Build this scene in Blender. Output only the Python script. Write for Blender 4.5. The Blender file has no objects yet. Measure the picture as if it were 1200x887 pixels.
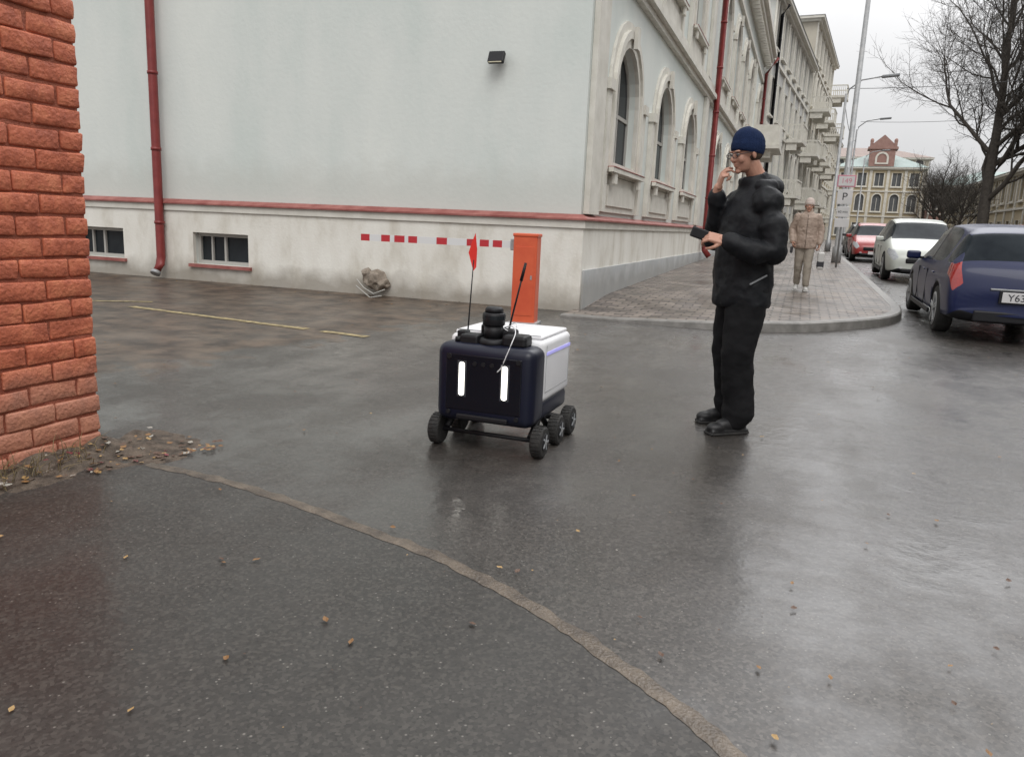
import bpy,bmesh,math,random
from math import sin,cos,pi,exp,radians,sqrt,atan2
from mathutils import Vector,Matrix,noise
random.seed(7)
scn=bpy.context.scene
# ------------------------------------------------------------------ helpers
def W(X,Y):
    a=X-.89;b=Y-11.35
    return (.9397*a-.342*b,.342*a+.9397*b)
def g(s): return 0.0 if s<=-1 else .9*(1-exp(-(s+1)/45))
def bend(s): return 0.0 if s<34 else .09*(s-34)
def P(r,g_,b): return (r,g_,b,1)
def mat(name,c1,c2=None,scale=4,rough=.6,bump=0,bscale=60,metal=0,coat=0,rough2=None,streak=False,emit=0,c3=None,spec=None,dirt=None,bdist=.01):
    m=bpy.data.materials.new(name);m.use_nodes=True
    nt=m.node_tree;N=nt.nodes;L=nt.links;b=N['Principled BSDF']
    b.inputs['Roughness'].default_value=rough;b.inputs['Metallic'].default_value=metal
    b.inputs['Base Color'].default_value=P(*c1)
    if coat: b.inputs['Coat Weight'].default_value=coat;b.inputs['Coat Roughness'].default_value=.06
    if spec is not None: b.inputs['Specular IOR Level'].default_value=spec
    tc=N.new('ShaderNodeTexCoord')
    if c2:
        n=N.new('ShaderNodeTexNoise');n.inputs['Scale'].default_value=scale;n.inputs['Detail'].default_value=6;n.inputs['Roughness'].default_value=.62
        if streak:
            mp=N.new('ShaderNodeMapping');mp.inputs['Scale'].default_value=(1,1,.45);L.new(tc.outputs['Object'],mp.inputs[0]);L.new(mp.outputs[0],n.inputs['Vector'])
        else: L.new(tc.outputs['Object'],n.inputs['Vector'])
        r=N.new('ShaderNodeValToRGB');r.color_ramp.elements[0].position=.34;r.color_ramp.elements[1].position=.66
        r.color_ramp.elements[0].color=P(*c1);r.color_ramp.elements[1].color=P(*c2)
        if c3:
            e=r.color_ramp.elements.new(.5);e.color=P(*c3)
        L.new(n.outputs[0],r.inputs[0]);out=r.outputs[0]
        if dirt:
            sp=N.new('ShaderNodeSeparateXYZ');L.new(tc.outputs['Object'],sp.inputs[0])
            n3=N.new('ShaderNodeTexNoise');n3.inputs['Scale'].default_value=2.6;n3.inputs['Detail'].default_value=6;L.new(tc.outputs['Object'],n3.inputs['Vector'])
            ma=N.new('ShaderNodeMath');ma.operation='MULTIPLY_ADD';ma.inputs[1].default_value=-dirt[1]*1.6;L.new(n3.outputs[0],ma.inputs[0]);L.new(sp.outputs[2],ma.inputs[2])
            mr=N.new('ShaderNodeMapRange');mr.inputs[1].default_value=dirt[0]-dirt[1]*.8;mr.inputs[2].default_value=dirt[0]+dirt[1]*.2;mr.inputs[3].default_value=dirt[3];mr.inputs[4].default_value=0;L.new(ma.outputs[0],mr.inputs[0])
            mx=N.new('ShaderNodeMix');mx.data_type='RGBA';L.new(mr.outputs[0],mx.inputs[0]);L.new(out,mx.inputs[6]);mx.inputs[7].default_value=P(*dirt[2]);out=mx.outputs[2]
        L.new(out,b.inputs['Base Color'])
        if rough2 is not None:
            mr=N.new('ShaderNodeMapRange');mr.inputs[1].default_value=.35;mr.inputs[2].default_value=.65;mr.inputs[3].default_value=rough;mr.inputs[4].default_value=rough2
            L.new(n.outputs[0],mr.inputs[0]);L.new(mr.outputs[0],b.inputs['Roughness'])
    if bump:
        n2=N.new('ShaderNodeTexNoise');n2.inputs['Scale'].default_value=bscale;n2.inputs['Detail'].default_value=3
        L.new(tc.outputs['Object'],n2.inputs['Vector'])
        bp=N.new('ShaderNodeBump');bp.inputs['Strength'].default_value=bump;bp.inputs['Distance'].default_value=bdist
        L.new(n2.outputs[0],bp.inputs['Height']);L.new(bp.outputs[0],b.inputs['Normal'])
    if emit:
        b.inputs['Emission Color'].default_value=P(*c1);b.inputs['Emission Strength'].default_value=emit
    return m
def empty(name,loc=(0,0,0),rz=0):
    e=bpy.data.objects.new(name,None);scn.collection.objects.link(e);e.location=loc;e.rotation_euler=(0,0,rz);e.empty_display_size=.2
    return e
def mk(name,bm,mats,parent=None,smooth=False,recalc=True):
    if recalc: bmesh.ops.recalc_face_normals(bm,faces=bm.faces[:])
    me=bpy.data.meshes.new(name);bm.to_mesh(me);bm.free()
    if not isinstance(mats,(list,tuple)): mats=[mats]
    for m in mats: me.materials.append(m)
    if smooth:
        for p in me.polygons: p.use_smooth=True
    o=bpy.data.objects.new(name,me);scn.collection.objects.link(o)
    if parent: o.parent=parent
    return o
def merge(bm,tmp,mi):
    for f in tmp.faces: f.material_index=mi
    me=bpy.data.meshes.new('t');tmp.to_mesh(me);tmp.free();bm.from_mesh(me);bpy.data.meshes.remove(me)
def box(bm,c,s,mi=0,rot=None,bev=0,seg=2):
    t=bmesh.new();bmesh.ops.create_cube(t,size=1,matrix=Matrix.Diagonal((s[0],s[1],s[2],1)))
    if bev: bmesh.ops.bevel(t,geom=t.edges[:],offset=bev,segments=seg,affect='EDGES',profile=.5)
    M=Matrix.Translation(Vector(c))
    if rot is not None: M=M@rot.to_4x4()
    bmesh.ops.transform(t,matrix=M,verts=t.verts[:]);merge(bm,t,mi)
def b2(bm,lo,hi,mi=0,bev=0):
    box(bm,[(lo[i]+hi[i])/2 for i in range(3)],[abs(hi[i]-lo[i]) for i in range(3)],mi,bev=bev)
def ell(bm,c,r,mi=0,rot=None,sub=3):
    t=bmesh.new();M=Matrix.Translation(Vector(c))
    if rot is not None: M=M@rot.to_4x4()
    M=M@Matrix.Diagonal((r[0],r[1],r[2],1));bmesh.ops.create_icosphere(t,subdivisions=sub,radius=1,matrix=M);merge(bm,t,mi)
def tube(bm,pts,rad,mi=0,seg=12,side=None,cap=True):
    pts=[Vector(p) for p in pts];rings=[];n=len(pts)
    for i,p in enumerate(pts):
        t=(pts[min(i+1,n-1)]-pts[max(i-1,0)]).normalized()
        sd=Vector(side) if side else (Vector((0,0,1)) if abs(t.z)<.9 else Vector((1,0,0)))
        sd=(sd-t*sd.dot(t)).normalized();bb=t.cross(sd)
        r=rad[i] if isinstance(rad,(list,tuple)) else rad
        ra,rb=(r if isinstance(r,(list,tuple)) else (r,r))
        rings.append([bm.verts.new(p+sd*ra*cos(2*pi*k/seg)+bb*rb*sin(2*pi*k/seg)) for k in range(seg)])
    for a,b in zip(rings,rings[1:]):
        for k in range(seg):
            f=bm.faces.new((a[k],a[(k+1)%seg],b[(k+1)%seg],b[k]));f.material_index=mi;f.smooth=True
    if cap:
        f=bm.faces.new(rings[0][::-1]);f.material_index=mi;f=bm.faces.new(rings[-1]);f.material_index=mi
def limb(bm,pts,rad,mi=0,seg=16,side=None):
    tube(bm,pts,rad,mi,seg,side)
    for p,r in zip(pts,rad):
        if isinstance(r,(list,tuple)): continue
        ell(bm,p,(r,r,r),mi,sub=2)
def torso(bm,rings):
    tube(bm,[(r[0],r[1],r[2]) for r in rings],[(r[3],r[4]) for r in rings],seg=28,side=(1,0,0))
def blob(name,bm,m,parent,vox=.01,sm=4,disp=0,dscale=.12,disp2=0):
    o=mk(name,bm,m,parent)
    r=o.modifiers.new('r','REMESH');r.mode='VOXEL';r.voxel_size=vox;r.use_smooth_shade=True
    s=o.modifiers.new('s','SMOOTH');s.factor=.5;s.iterations=sm
    for k,(a,sc) in enumerate(((disp,dscale),(disp2,dscale*.4))):
        if a:
            t=bpy.data.textures.new(name+'_t','CLOUDS');t.noise_scale=sc;t.noise_depth=1
            d=o.modifiers.new('d','DISPLACE');d.texture=t;d.strength=a;d.mid_level=.5
    return o
# ------------------------------------------------------------------ camera
H=1.25;p=radians(11.4);r=radians(2.5)
F=Vector((0,cos(p),-sin(p)));R0=Vector((1,0,0));U0=Vector((0,sin(p),cos(p)))
R=R0*cos(r)+U0*sin(r);U=-R0*sin(r)+U0*cos(r)
Mc=Matrix((R,U,-F)).transposed().to_4x4()
cam=bpy.data.cameras.new('camera');co=bpy.data.objects.new('camera',cam);scn.collection.objects.link(co)
cn,cs=W(0,0)
co.matrix_world=Matrix.Translation((cn,cs,H))@Matrix.Rotation(radians(20),4,'Z')@Mc
cam.sensor_width=36;cam.lens=27;cam.clip_end=2000;cam.clip_start=.05
scn.camera=co
# ------------------------------------------------------------------ world (overcast, brighter cloud patch high over the street)
w=bpy.data.worlds.new('World');scn.world=w;w.use_nodes=True
N=w.node_tree.nodes;L=w.node_tree.links;bg=N['Background'];bg.inputs[1].default_value=.1
sky=N.new('ShaderNodeTexSky');sky.sky_type='NISHITA';sky.sun_disc=False;sky.sun_elevation=radians(50);sky.sun_rotation=radians(155)
hs=N.new('ShaderNodeHueSaturation');hs.inputs['Saturation'].default_value=.15;L.new(sky.outputs[0],hs.inputs['Color'])
tc=N.new('ShaderNodeTexCoord');sx=N.new('ShaderNodeSeparateXYZ');L.new(tc.outputs['Generated'],sx.inputs[0])
mr=N.new('ShaderNodeMapRange');mr.inputs[1].default_value=0;mr.inputs[2].default_value=1;mr.inputs[3].default_value=6.3;mr.inputs[4].default_value=14.5;L.new(sx.outputs[2],mr.inputs[0])
cn_=N.new('ShaderNodeTexNoise');cn_.inputs['Scale'].default_value=2.2;cn_.inputs['Detail'].default_value=5;L.new(tc.outputs['Generated'],cn_.inputs['Vector'])
m2=N.new('ShaderNodeMapRange');m2.inputs[1].default_value=.3;m2.inputs[2].default_value=.7;m2.inputs[3].default_value=.94;m2.inputs[4].default_value=1.06;L.new(cn_.outputs[0],m2.inputs[0])
mm=N.new('ShaderNodeMath');mm.operation='MULTIPLY';L.new(mr.outputs[0],mm.inputs[0]);L.new(m2.outputs[0],mm.inputs[1])
dt=N.new('ShaderNodeVectorMath');dt.operation='DOT_PRODUCT';L.new(tc.outputs['Generated'],dt.inputs[0]);dt.inputs[1].default_value=Vector((.10,.68,.76)).normalized()
dm=N.new('ShaderNodeMath');dm.operation='MAXIMUM';dm.inputs[1].default_value=0;L.new(dt.outputs['Value'],dm.inputs[0])
dp=N.new('ShaderNodeMath');dp.operation='POWER';dp.inputs[1].default_value=15;L.new(dm.outputs[0],dp.inputs[0])
dq=N.new('ShaderNodeMath');dq.operation='MULTIPLY_ADD';dq.inputs[1].default_value=46;L.new(dp.outputs[0],dq.inputs[0]);L.new(mm.outputs[0],dq.inputs[2])
vm=N.new('ShaderNodeVectorMath');vm.operation='SCALE';vm.inputs[0].default_value=(1,1,1.01);L.new(dq.outputs[0],vm.inputs['Scale'])
mx=N.new('ShaderNodeMix');mx.data_type='RGBA';mx.inputs[0].default_value=.92;L.new(hs.outputs[0],mx.inputs[6]);L.new(vm.outputs[0],mx.inputs[7])
L.new(mx.outputs[2],bg.inputs[0])
sl=bpy.data.lights.new('sun','SUN');sl.energy=1.35;sl.angle=radians(35);sl.color=(1,.98,.95)
so=bpy.data.objects.new('sun',sl);scn.collection.objects.link(so)
sd=Vector((.42*cos(radians(50)),-.9*cos(radians(50)),sin(radians(50))))
so.rotation_euler=sd.to_track_quat('Z','Y').to_euler();so.location=(5,-20,30)
scn.view_settings.view_transform='Standard';scn.view_settings.look='None';scn.view_settings.exposure=0
# ------------------------------------------------------------------ materials
def asphalt(name,ca,cb,rlo,rhi,yard=False,coat=(.2,1.0)):
    m=bpy.data.materials.new(name);m.use_nodes=True;nt=m.node_tree;N=nt.nodes;L=nt.links;b=N['Principled BSDF']
    tc=N.new('ShaderNodeTexCoord');O=tc.outputs['Object']
    def noi(sc,det=6,ro=.55,vec=None):
        n=N.new('ShaderNodeTexNoise');n.inputs['Scale'].default_value=sc;n.inputs['Detail'].default_value=det;n.inputs['Roughness'].default_value=ro;L.new(vec or O,n.inputs['Vector']);return n.outputs[0]
    def mrg(i,a,b_,c,d):
        q=N.new('ShaderNodeMapRange');q.inputs[1].default_value=a;q.inputs[2].default_value=b_;q.inputs[3].default_value=c;q.inputs[4].default_value=d;L.new(i,q.inputs[0]);return q.outputs[0]
    def mixc(f,a,b_):
        q=N.new('ShaderNodeMix');q.data_type='RGBA'
        L.new(f,q.inputs[0])
        for i,v in ((6,a),(7,b_)):
            if hasattr(v,'node'): L.new(v,q.inputs[i])
            else: q.inputs[i].default_value=P(*v)
        return q.outputs[2]
    def mth(op,a,b_):
        q=N.new('ShaderNodeMath');q.operation=op
        for i,v in ((0,a),(1,b_)):
            if hasattr(v,'node'): L.new(v,q.inputs[i])
            else: q.inputs[i].default_value=v
        return q.outputs[0]
    big=noi(.7,3);med=noi(7,3,.65)
    vo=N.new('ShaderNodeTexVoronoi');vo.inputs['Scale'].default_value=100;L.new(O,vo.inputs['Vector'])
    sep=N.new('ShaderNodeSeparateColor');L.new(vo.outputs['Color'],sep.inputs[0])
    c=mixc(mrg(big,.35,.65,0,1),ca,cb)
    c=mixc(mrg(med,.4,.75,0,.5),c,tuple(x*.5 for x in ca))
    c=mixc(mrg(sep.outputs[1],.35,1,0,.5),c,tuple(min(1,x*2.2) for x in cb))
    c=mixc(mrg(sep.outputs[2],.6,1,0,.7),c,tuple(x*.35 for x in ca))
    gm=mth('MULTIPLY',mth('GREATER_THAN',sep.outputs[0],.975),mth('LESS_THAN',vo.outputs['Distance'],.34))
    c=mixc(mth('MULTIPLY',gm,.45),c,(.32,.30,.27))
    rough=mrg(big,.38,.62,rlo,rhi)
    # water film: patches + streaks drawn out along the traffic direction
    mp=N.new('ShaderNodeMapping');mp.inputs['Scale'].default_value=(1.5,.28,1);L.new(O,mp.inputs[0])
    st=noi(1.0,4,.6,mp.outputs[0])
    cw0=mth('ADD',mth('ADD',mth('MULTIPLY',noi(1.1,4,.6),.42),mth('MULTIPLY',st,.38)),mth('MULTIPLY',med,.20))
    cw=mrg(cw0,.43,.57,coat[0],coat[1])
    c=mixc(mrg(cw0,.42,.60,0,.45 if yard else .2),c,tuple(x*.45 for x in ca))
    if yard:
        sp=N.new('ShaderNodeSeparateXYZ');L.new(O,sp.inputs[0])
        a1=N.new('ShaderNodeMath');a1.operation='MULTIPLY_ADD';a1.inputs[1].default_value=.139;a1.inputs[2].default_value=-.85;L.new(sp.outputs[1],a1.inputs[0])
        a2=mth('SUBTRACT',a1.outputs[0],sp.outputs[0])
        a3=mth('ADD',a2,mrg(noi(2.2,4),.3,.7,-.5,.5))
        mask=mrg(a3,-.12,.12,0,1)
        br=mixc(mrg(noi(3,6,.65),.38,.62,0,1),(.032,.022,.016),(.125,.088,.062))
        c=mixc(mask,c,br)
        cw=mth('MULTIPLY',cw,mrg(mask,0,1,1,.25))
    L.new(c,b.inputs['Base Color']);L.new(rough,b.inputs['Roughness'])
    L.new(cw,b.inputs['Coat Weight']);b.inputs['Coat IOR'].default_value=1.38
    L.new(mrg(cw,coat[0],coat[1],.36,.14),b.inputs['Coat Roughness'])
    h=sep.outputs[0]
    bp=N.new('ShaderNodeBump');bp.inputs['Strength'].default_value=.5;bp.inputs['Distance'].default_value=.005;L.new(h,bp.inputs['Height'])
    L.new(bp.outputs[0],b.inputs['Normal'])
    bp2=N.new('ShaderNodeBump');bp2.inputs['Strength'].default_value=.22;bp2.inputs['Distance'].default_value=.02;L.new(med,bp2.inputs['Height']);L.new(bp.outputs[0],bp2.inputs['Normal'])
    L.new(bp2.outputs[0],b.inputs['Coat Normal'])
    return m
M_road=asphalt('wet_asphalt',(.040,.035,.031),(.060,.054,.048),.33,.5,True,(.12,1.0))
M_path=asphalt('path_asphalt',(.030,.027,.024),(.044,.040,.035),.45,.68,False,(.0,.5))
M_strip=mat('seam_concrete',(.06,.047,.036),(.15,.12,.09),scale=9,rough=.4,bump=.6,bscale=90)
M_kerb=mat('kerb_stone',(.14,.135,.125),(.24,.23,.215),scale=6,rough=.5,bump=.4,bscale=80)
M_wallB=mat('mint_plaster',(.60,.65,.62),(.69,.72,.685),scale=.8,rough=.85,bump=.3,bscale=14,c3=(.655,.69,.66),streak=True,dirt=(1.75,.45,(.52,.53,.49),.5))
M_plinth=mat('plinth_plaster',(.60,.57,.50),(.78,.765,.71),scale=2.2,rough=.85,bump=.35,bscale=25,c3=(.73,.71,.65),streak=True,dirt=(.12,.30,(.24,.21,.17),.75))
M_trim=mat('cream_trim',(.58,.56,.50),(.70,.68,.62),scale=3,rough=.8,bump=.15)
M_grey=mat('grey_base',(.42,.44,.45),(.52,.53,.53),scale=3,rough=.8,bump=.2,dirt=(.35,.3,(.25,.24,.22),.6))
M_red=mat('dark_red_paint',(.17,.018,.018),(.23,.032,.028),scale=5,rough=.42)
M_redtrim=mat('red_flashing',(.24,.065,.055),(.36,.14,.12),scale=4,rough=.6)
M_glass=mat('window_glass',(.012,.015,.018),(.025,.03,.034),scale=1.5,rough=.06,spec=.3)
M_glassB=mat('dim_glass',(.010,.013,.017),(.035,.042,.048),scale=.9,rough=.12,spec=.05)
M_glassHaze=mat('far_glass_haze',(.09,.095,.10),(.14,.145,.15),scale=.6,rough=.2,spec=.3)  # dark window glass lightened: distance haze painted into its colour
M_frame=mat('window_frame',(.40,.39,.36),rough=.6)
M_brick=mat('painted_brick',(.36,.09,.045),(.60,.19,.095),scale=11,rough=.62,bump=.8,bscale=50,c3=(.50,.135,.068),dirt=(.26,.28,(.40,.26,.19),.45))
M_mortar=mat('painted_mortar',(.26,.07,.04),(.38,.12,.07),scale=12,rough=.8,bump=.8,bscale=80)
M_black=mat('black_plastic',(.010,.010,.012),rough=.5,bump=.15,bscale=200,spec=.35)
M_navy=mat('navy_shell',(.0045,.006,.017),(.007,.009,.024),scale=3,rough=.36,spec=.4)
M_white=mat('white_shell',(.70,.70,.72),(.76,.76,.77),scale=3,rough=.4)
M_rub=mat('rubber',(.014,.014,.014),(.03,.028,.026),scale=20,rough=.75,bump=.5,bscale=120)
M_metal=mat('grey_metal',(.30,.31,.32),(.42,.42,.42),scale=8,rough=.5,metal=.4)
M_bark=mat('bark',(.04,.034,.029),(.08,.069,.058),scale=6,rough=.9)
def pavers():
    m=bpy.data.materials.new('pavers');m.use_nodes=True;nt=m.node_tree;N=nt.nodes;L=nt.links;b=N['Principled BSDF']
    tc=N.new('ShaderNodeTexCoord');br=N.new('ShaderNodeTexBrick');L.new(tc.outputs['Object'],br.inputs['Vector'])
    br.inputs['Scale'].default_value=1;br.inputs['Brick Width'].default_value=.26;br.inputs['Row Height'].default_value=.15;br.inputs['Mortar Size'].default_value=.012;br.inputs['Mortar Smooth'].default_value=.3
    br.inputs['Color1'].default_value=P(.12,.10,.088);br.inputs['Color2'].default_value=P(.26,.215,.18);br.inputs['Mortar'].default_value=P(.03,.026,.022)
    n=N.new('ShaderNodeTexNoise');n.inputs['Scale'].default_value=1.5;n.inputs['Detail'].default_value=6;L.new(tc.outputs['Object'],n.inputs['Vector'])
    mx=N.new('ShaderNodeMix');mx.data_type='RGBA';mx.blend_type='MULTIPLY';mx.inputs[0].default_value=.8
    rp=N.new('ShaderNodeValToRGB');rp.color_ramp.elements[0].color=P(.5,.5,.5);rp.color_ramp.elements[0].position=.35;rp.color_ramp.elements[1].position=.65
    L.new(n.outputs[0],rp.inputs[0]);L.new(br.outputs[0],mx.inputs[6]);L.new(rp.outputs[0],mx.inputs[7]);L.new(mx.outputs[2],b.inputs['Base Color'])
    mr=N.new('ShaderNodeMapRange');mr.inputs[1].default_value=.35;mr.inputs[2].default_value=.65;mr.inputs[3].default_value=.28;mr.inputs[4].default_value=.6;L.new(n.outputs[0],mr.inputs[0]);L.new(mr.outputs[0],b.inputs['Roughness'])
    bp=N.new('ShaderNodeBump');bp.inputs['Strength'].default_value=.8;bp.inputs['Distance'].default_value=.012;bp.invert=True;L.new(br.outputs['Fac'],bp.inputs['Height']);L.new(bp.outputs[0],b.inputs['Normal'])
    return m
M_pav=pavers()
# ------------------------------------------------------------------ ground
ns=[-600,-200,-80,-40,-20,-10,-5,0,5,10,15,20,40,80,200,600]
ss=[-400,-100,-30,-12,-8,-4,-2]+[-1+.5*i for i in range(12)]+[6+2*i for i in range(30)]+[70,80,100,120,160,220,320,500,900]
bm=bmesh.new();grid=[[bm.verts.new((n,s,g(s))) for n in ns] for s in ss]
for a,b in zip(grid,grid[1:]):
    for k in range(len(ns)-1): bm.faces.new((a[k],a[k+1],b[k+1],b[k]))
mk('ground',bm,M_road)
seam=[W(*q) for q in [(-1.777,3.63),(-1.4,3.47),(-1.005,3.246),(-.563,2.935),(-.194,2.66),(.145,2.304),(.379,1.992),(.58,1.657),(.70,1.3),(.76,.8),(.75,.2),(.6,-.6),(.3,-2)]]
def dense(pl,k=6):
    out=[]
    for i in range(len(pl)-1):
        p0=pl[max(i-1,0)];p1=pl[i];p2=pl[i+1];p3=pl[min(i+2,len(pl)-1)]
        for j in range(k):
            t=j/k
            out.append(tuple(.5*((2*p1[a])+(-p0[a]+p2[a])*t+(2*p0[a]-5*p1[a]+4*p2[a]-p3[a])*t*t+(-p0[a]+3*p1[a]-3*p2[a]+p3[a])*t**3) for a in range(2)))
    out.append(pl[-1]);return out
sm=dense(seam,12)
bm=bmesh.new()
vs=[bm.verts.new((q[0],q[1],.004)) for q in sm]
w0=W(-2.1,3.72);pts=[(seam[-1][0]-2,-16),(-6,-16),(-6,-8.4),(-.5,-8.3),w0]
vs+=[bm.verts.new((q[0],q[1],.004)) for q in pts]
f=bm.faces.new(vs);bmesh.ops.triangulate(bm,faces=[f]);mk('foreground_path',bm,M_path)
bm=bmesh.new();prev=None
for i,q in enumerate(sm):
    a=sm[max(i-1,0)];b=sm[min(i+1,len(sm)-1)];d=Vector((b[0]-a[0],b[1]-a[1])).normalized();nn=Vector((-d.y,d.x))
    off=.008*noise.noise(Vector((i*.35,9,1)));c=Vector(q)+nn*off
    wl=.030+.018*noise.noise(Vector((i*.45,3,1)))+.008*noise.noise(Vector((i*1.7,3,1)));wr_=.030+.018*noise.noise(Vector((i*.45,33,1)))+.008*noise.noise(Vector((i*1.7,53,1)))
    cur=[bm.verts.new((c.x+nn.x*k,c.y+nn.y*k,z)) for k,z in ((wl,.0055),(wl*.5,.009),(-wr_*.5,.009),(-wr_,.0055))]
    if prev:
        for k in range(3): bm.faces.new((prev[k],prev[k+1],cur[k+1],cur[k]))
    prev=cur
mk('path_edging',bm,M_strip,smooth=True)
def hk(n,s): return .12*min(1,max(.28,max(n/2.6,(s+.6)/2.2)))
prof=[(-.6,2.0),(-.5,2.4),(-.2,3.0),(.18,3.38),(.7,3.8),(1.3,4.18),(2.1,4.42),(3,4.5)]
def nmax(s):
    if s>=3: return 4.5+bend(s)
    for (s0,n0),(s1,n1) in zip(prof,prof[1:]):
        if s<=s1: return n0+(n1-n0)*(s-s0)/(s1-s0)
bm=bmesh.new();rows=[]
srow=[-.6,-.55,-.5,-.35,-.2,0,.18,.45,.7,1,1.3,1.7,2.1,2.5,3]+[3.5+.75*i for i in range(12)]+[13+3*i for i in range(40)]
for s in srow:
    n0=bend(s)-.0;n1=nmax(s)
    rows.append([bm.verts.new((n0+(n1-n0)*k/8,s,g(s)+hk(n0+(n1-n0)*k/8,s))) for k in range(9)])
for a,b in zip(rows,rows[1:]):
    for k in range(8): bm.faces.new((a[k],a[k+1],b[k+1],b[k]))
mk('sidewalk',bm,M_pav)
def kerb(name,path,hf,wd=.15,side=1):
    bm=bmesh.new();prev=None
    for i,q in enumerate(path):
        a=path[max(i-1,0)];b=path[min(i+1,len(path)-1)];d=Vector((b[0]-a[0],b[1]-a[1])).normalized();nn=Vector((d.y,-d.x))*side
        z0=g(q[1]);h=hf(q[0],q[1])
        cur=[bm.verts.new((q[0]+nn.x*k,q[1]+nn.y*k,z0+z)) for k,z in ((-.01,-.05),(-.01,h+.004),(wd*.85,h+.006),(wd,h-.012),(wd+.01,-.05))]
        if prev:
            for k in range(4): bm.faces.new((prev[k],prev[k+1],cur[k+1],cur[k]))
        prev=cur
    return mk(name,bm,M_kerb)
kp=dense([(0,-.6),(1,-.6)]+[(n,s) for s,n in prof],5)
kp+= [(4.5,s) for s in range(4,34,2)]+[(4.5+bend(s),s) for s in range(34,134,3)]
kerb('kerb',kp,hk)
kp2=[(12+bend(s),s) for s in [-40,-20,0,10,20,34]+list(range(37,134,3))]
kerb('kerb.001',kp2,lambda n,s:.12,side=-1)
bm=bmesh.new();pr=None
for q in kp2:
    cur=[bm.verts.new((q[0],q[1],g(q[1])+.12)),bm.verts.new((q[0]+5,q[1],g(q[1])+.12)),bm.verts.new((q[0]+60,q[1],g(q[1])+.125))]
    if pr:
        for k in range(2): bm.faces.new((pr[k],pr[k+1],cur[k+1],cur[k]))
    pr=cur
mk('sidewalk.001',bm,M_pav)
M_yel=mat('faded_yellow_paint',(.12,.095,.06),(.50,.40,.20),scale=16,rough=.6)
def paint(name,a,b,wd):
    bm=bmesh.new();a=Vector(W(*a));b=Vector(W(*b));d=(b-a).normalized();nn=Vector((-d.y,d.x));pr=None
    for i in range(25):
        c=a.lerp(b,i/24);k=wd/2*(1+.35*noise.noise(Vector((i*.9,wd,a.x))))
        cur=[bm.verts.new((c.x+nn.x*k,c.y+nn.y*k,g(c.y)+.005)),bm.verts.new((c.x-nn.x*k,c.y-nn.y*k,g(c.y)+.005))]
        if pr: bm.faces.new((pr[0],pr[1],cur[1],cur[0]))
        pr=cur
    mk(name,bm,M_yel)
paint('road_marking',(-4.9,9.75),(-2.3,8.45),.11);paint('road_marking.001',(-2.1,8.35),(-1.56,8.08),.11);paint('road_marking.002',(-5.9,10.1),(-4.9,10.35),.09)
# ------------------------------------------------------------------ facade tools
def loop(c,hw,z0,z1,arch=True,n=12):
    pts=[(c-hw,z0),(c+hw,z0)]
    if arch:
        for k in range(n+1): pts.append((c+hw*cos(pi*k/n),z1+hw*sin(pi*k/n)))
    else: pts+= [(c+hw,z1),(c-hw,z1)]
    return pts
def facade(bm,f,a0,a1,z0,z1,ops,thick,o=0,mi=0):
    t=bmesh.new();E=[]
    def lp(pts):
        v=[t.verts.new((q[0],0,q[1])) for q in pts]
        for i in range(len(v)): E.append(t.edges.new((v[i],v[(i+1)%len(v)])))
    lp([(a0,z0),(a1,z0),(a1,z1),(a0,z1)])
    for q in ops: lp(q)
    bmesh.ops.triangle_fill(t,use_beauty=True,use_dissolve=False,edges=E,normal=(0,-1,0))
    ex=bmesh.ops.extrude_face_region(t,geom=t.faces[:])
    for v in ex['geom']:
        if isinstance(v,bmesh.types.BMVert): v.co.y=-thick
    bmesh.ops.recalc_face_normals(t,faces=t.faces[:])
    for v in t.verts: v.co=Vector(f(v.co.x,v.co.y+o,v.co.z))
    merge(bm,t,mi)
def ringf(bm,f,inn,out,o0,o1,mi=0):
    n=len(inn)
    A=[bm.verts.new(f(q[0],o1,q[1])) for q in inn];B=[bm.verts.new(f(q[0],o1,q[1])) for q in out]
    C=[bm.verts.new(f(q[0],o0,q[1])) for q in inn];D=[bm.verts.new(f(q[0],o0,q[1])) for q in out]
    for i in range(n):
        j=(i+1)%n
        for q in ((A[i],A[j],B[j],B[i]),(B[i],B[j],D[j],D[i]),(A[i],A[j],C[j],C[i])):
            fc=bm.faces.new(q);fc.material_index=mi
def poly(bm,f,pts,o,mi=0):
    fc=bm.faces.new([bm.verts.new(f(q[0],o,q[1])) for q in pts]);fc.material_index=mi
def fbox(bm,f,a0,a1,o0,o1,z0,z1,mi=0):
    v=[bm.verts.new(f(a,o,z)) for a in (a0,a1) for o in (o0,o1) for z in (z0,z1)]
    for q in ((0,1,3,2),(4,6,7,5),(0,4,5,1),(2,3,7,6),(0,2,6,4),(1,5,7,3)):
        fc=bm.faces.new([v[i] for i in q]);fc.material_index=mi
# ------------------------------------------------------------------ main corner building
B=empty('corner_building')
fs=lambda a,o,z:(o,a,z)
fl=lambda a,o,z:(-a,-o,z)
LEN=36;HT=11.2
cent=[2.3,5.95,9.7,16.2,19.9,23.6,27.3,33.6]
HW1=.84
low=[loop(c,HW1,2.27,3.30) for c in cent]
upp=[loop(c,.74,6.1,7.9) for c in cent]
bm=bmesh.new()
facade(bm,fs,.3,LEN,0,HT,low+upp,.3)
side_w=[loop(6.41,.59,.32,.86,False),loop(9.2,.6,.32,.86,False),loop(12,.6,.32,.86,False)]
facade(bm,fl,0,22,0,HT,side_w,.3)
fbox(bm,fs,.3,LEN,-22,-21.7,0,HT);fbox(bm,fs,LEN-.3,LEN,-21.7,-.3,0,HT-.01);fbox(bm,fs,.3,LEN-.3,-21.7,-.3,HT-.3,HT-.02)
mk('walls',bm,M_wallB,B)
bm=bmesh.new()
facade(bm,fl,-.07,22,-.1,1.22,side_w,.07,o=.07)
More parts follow.
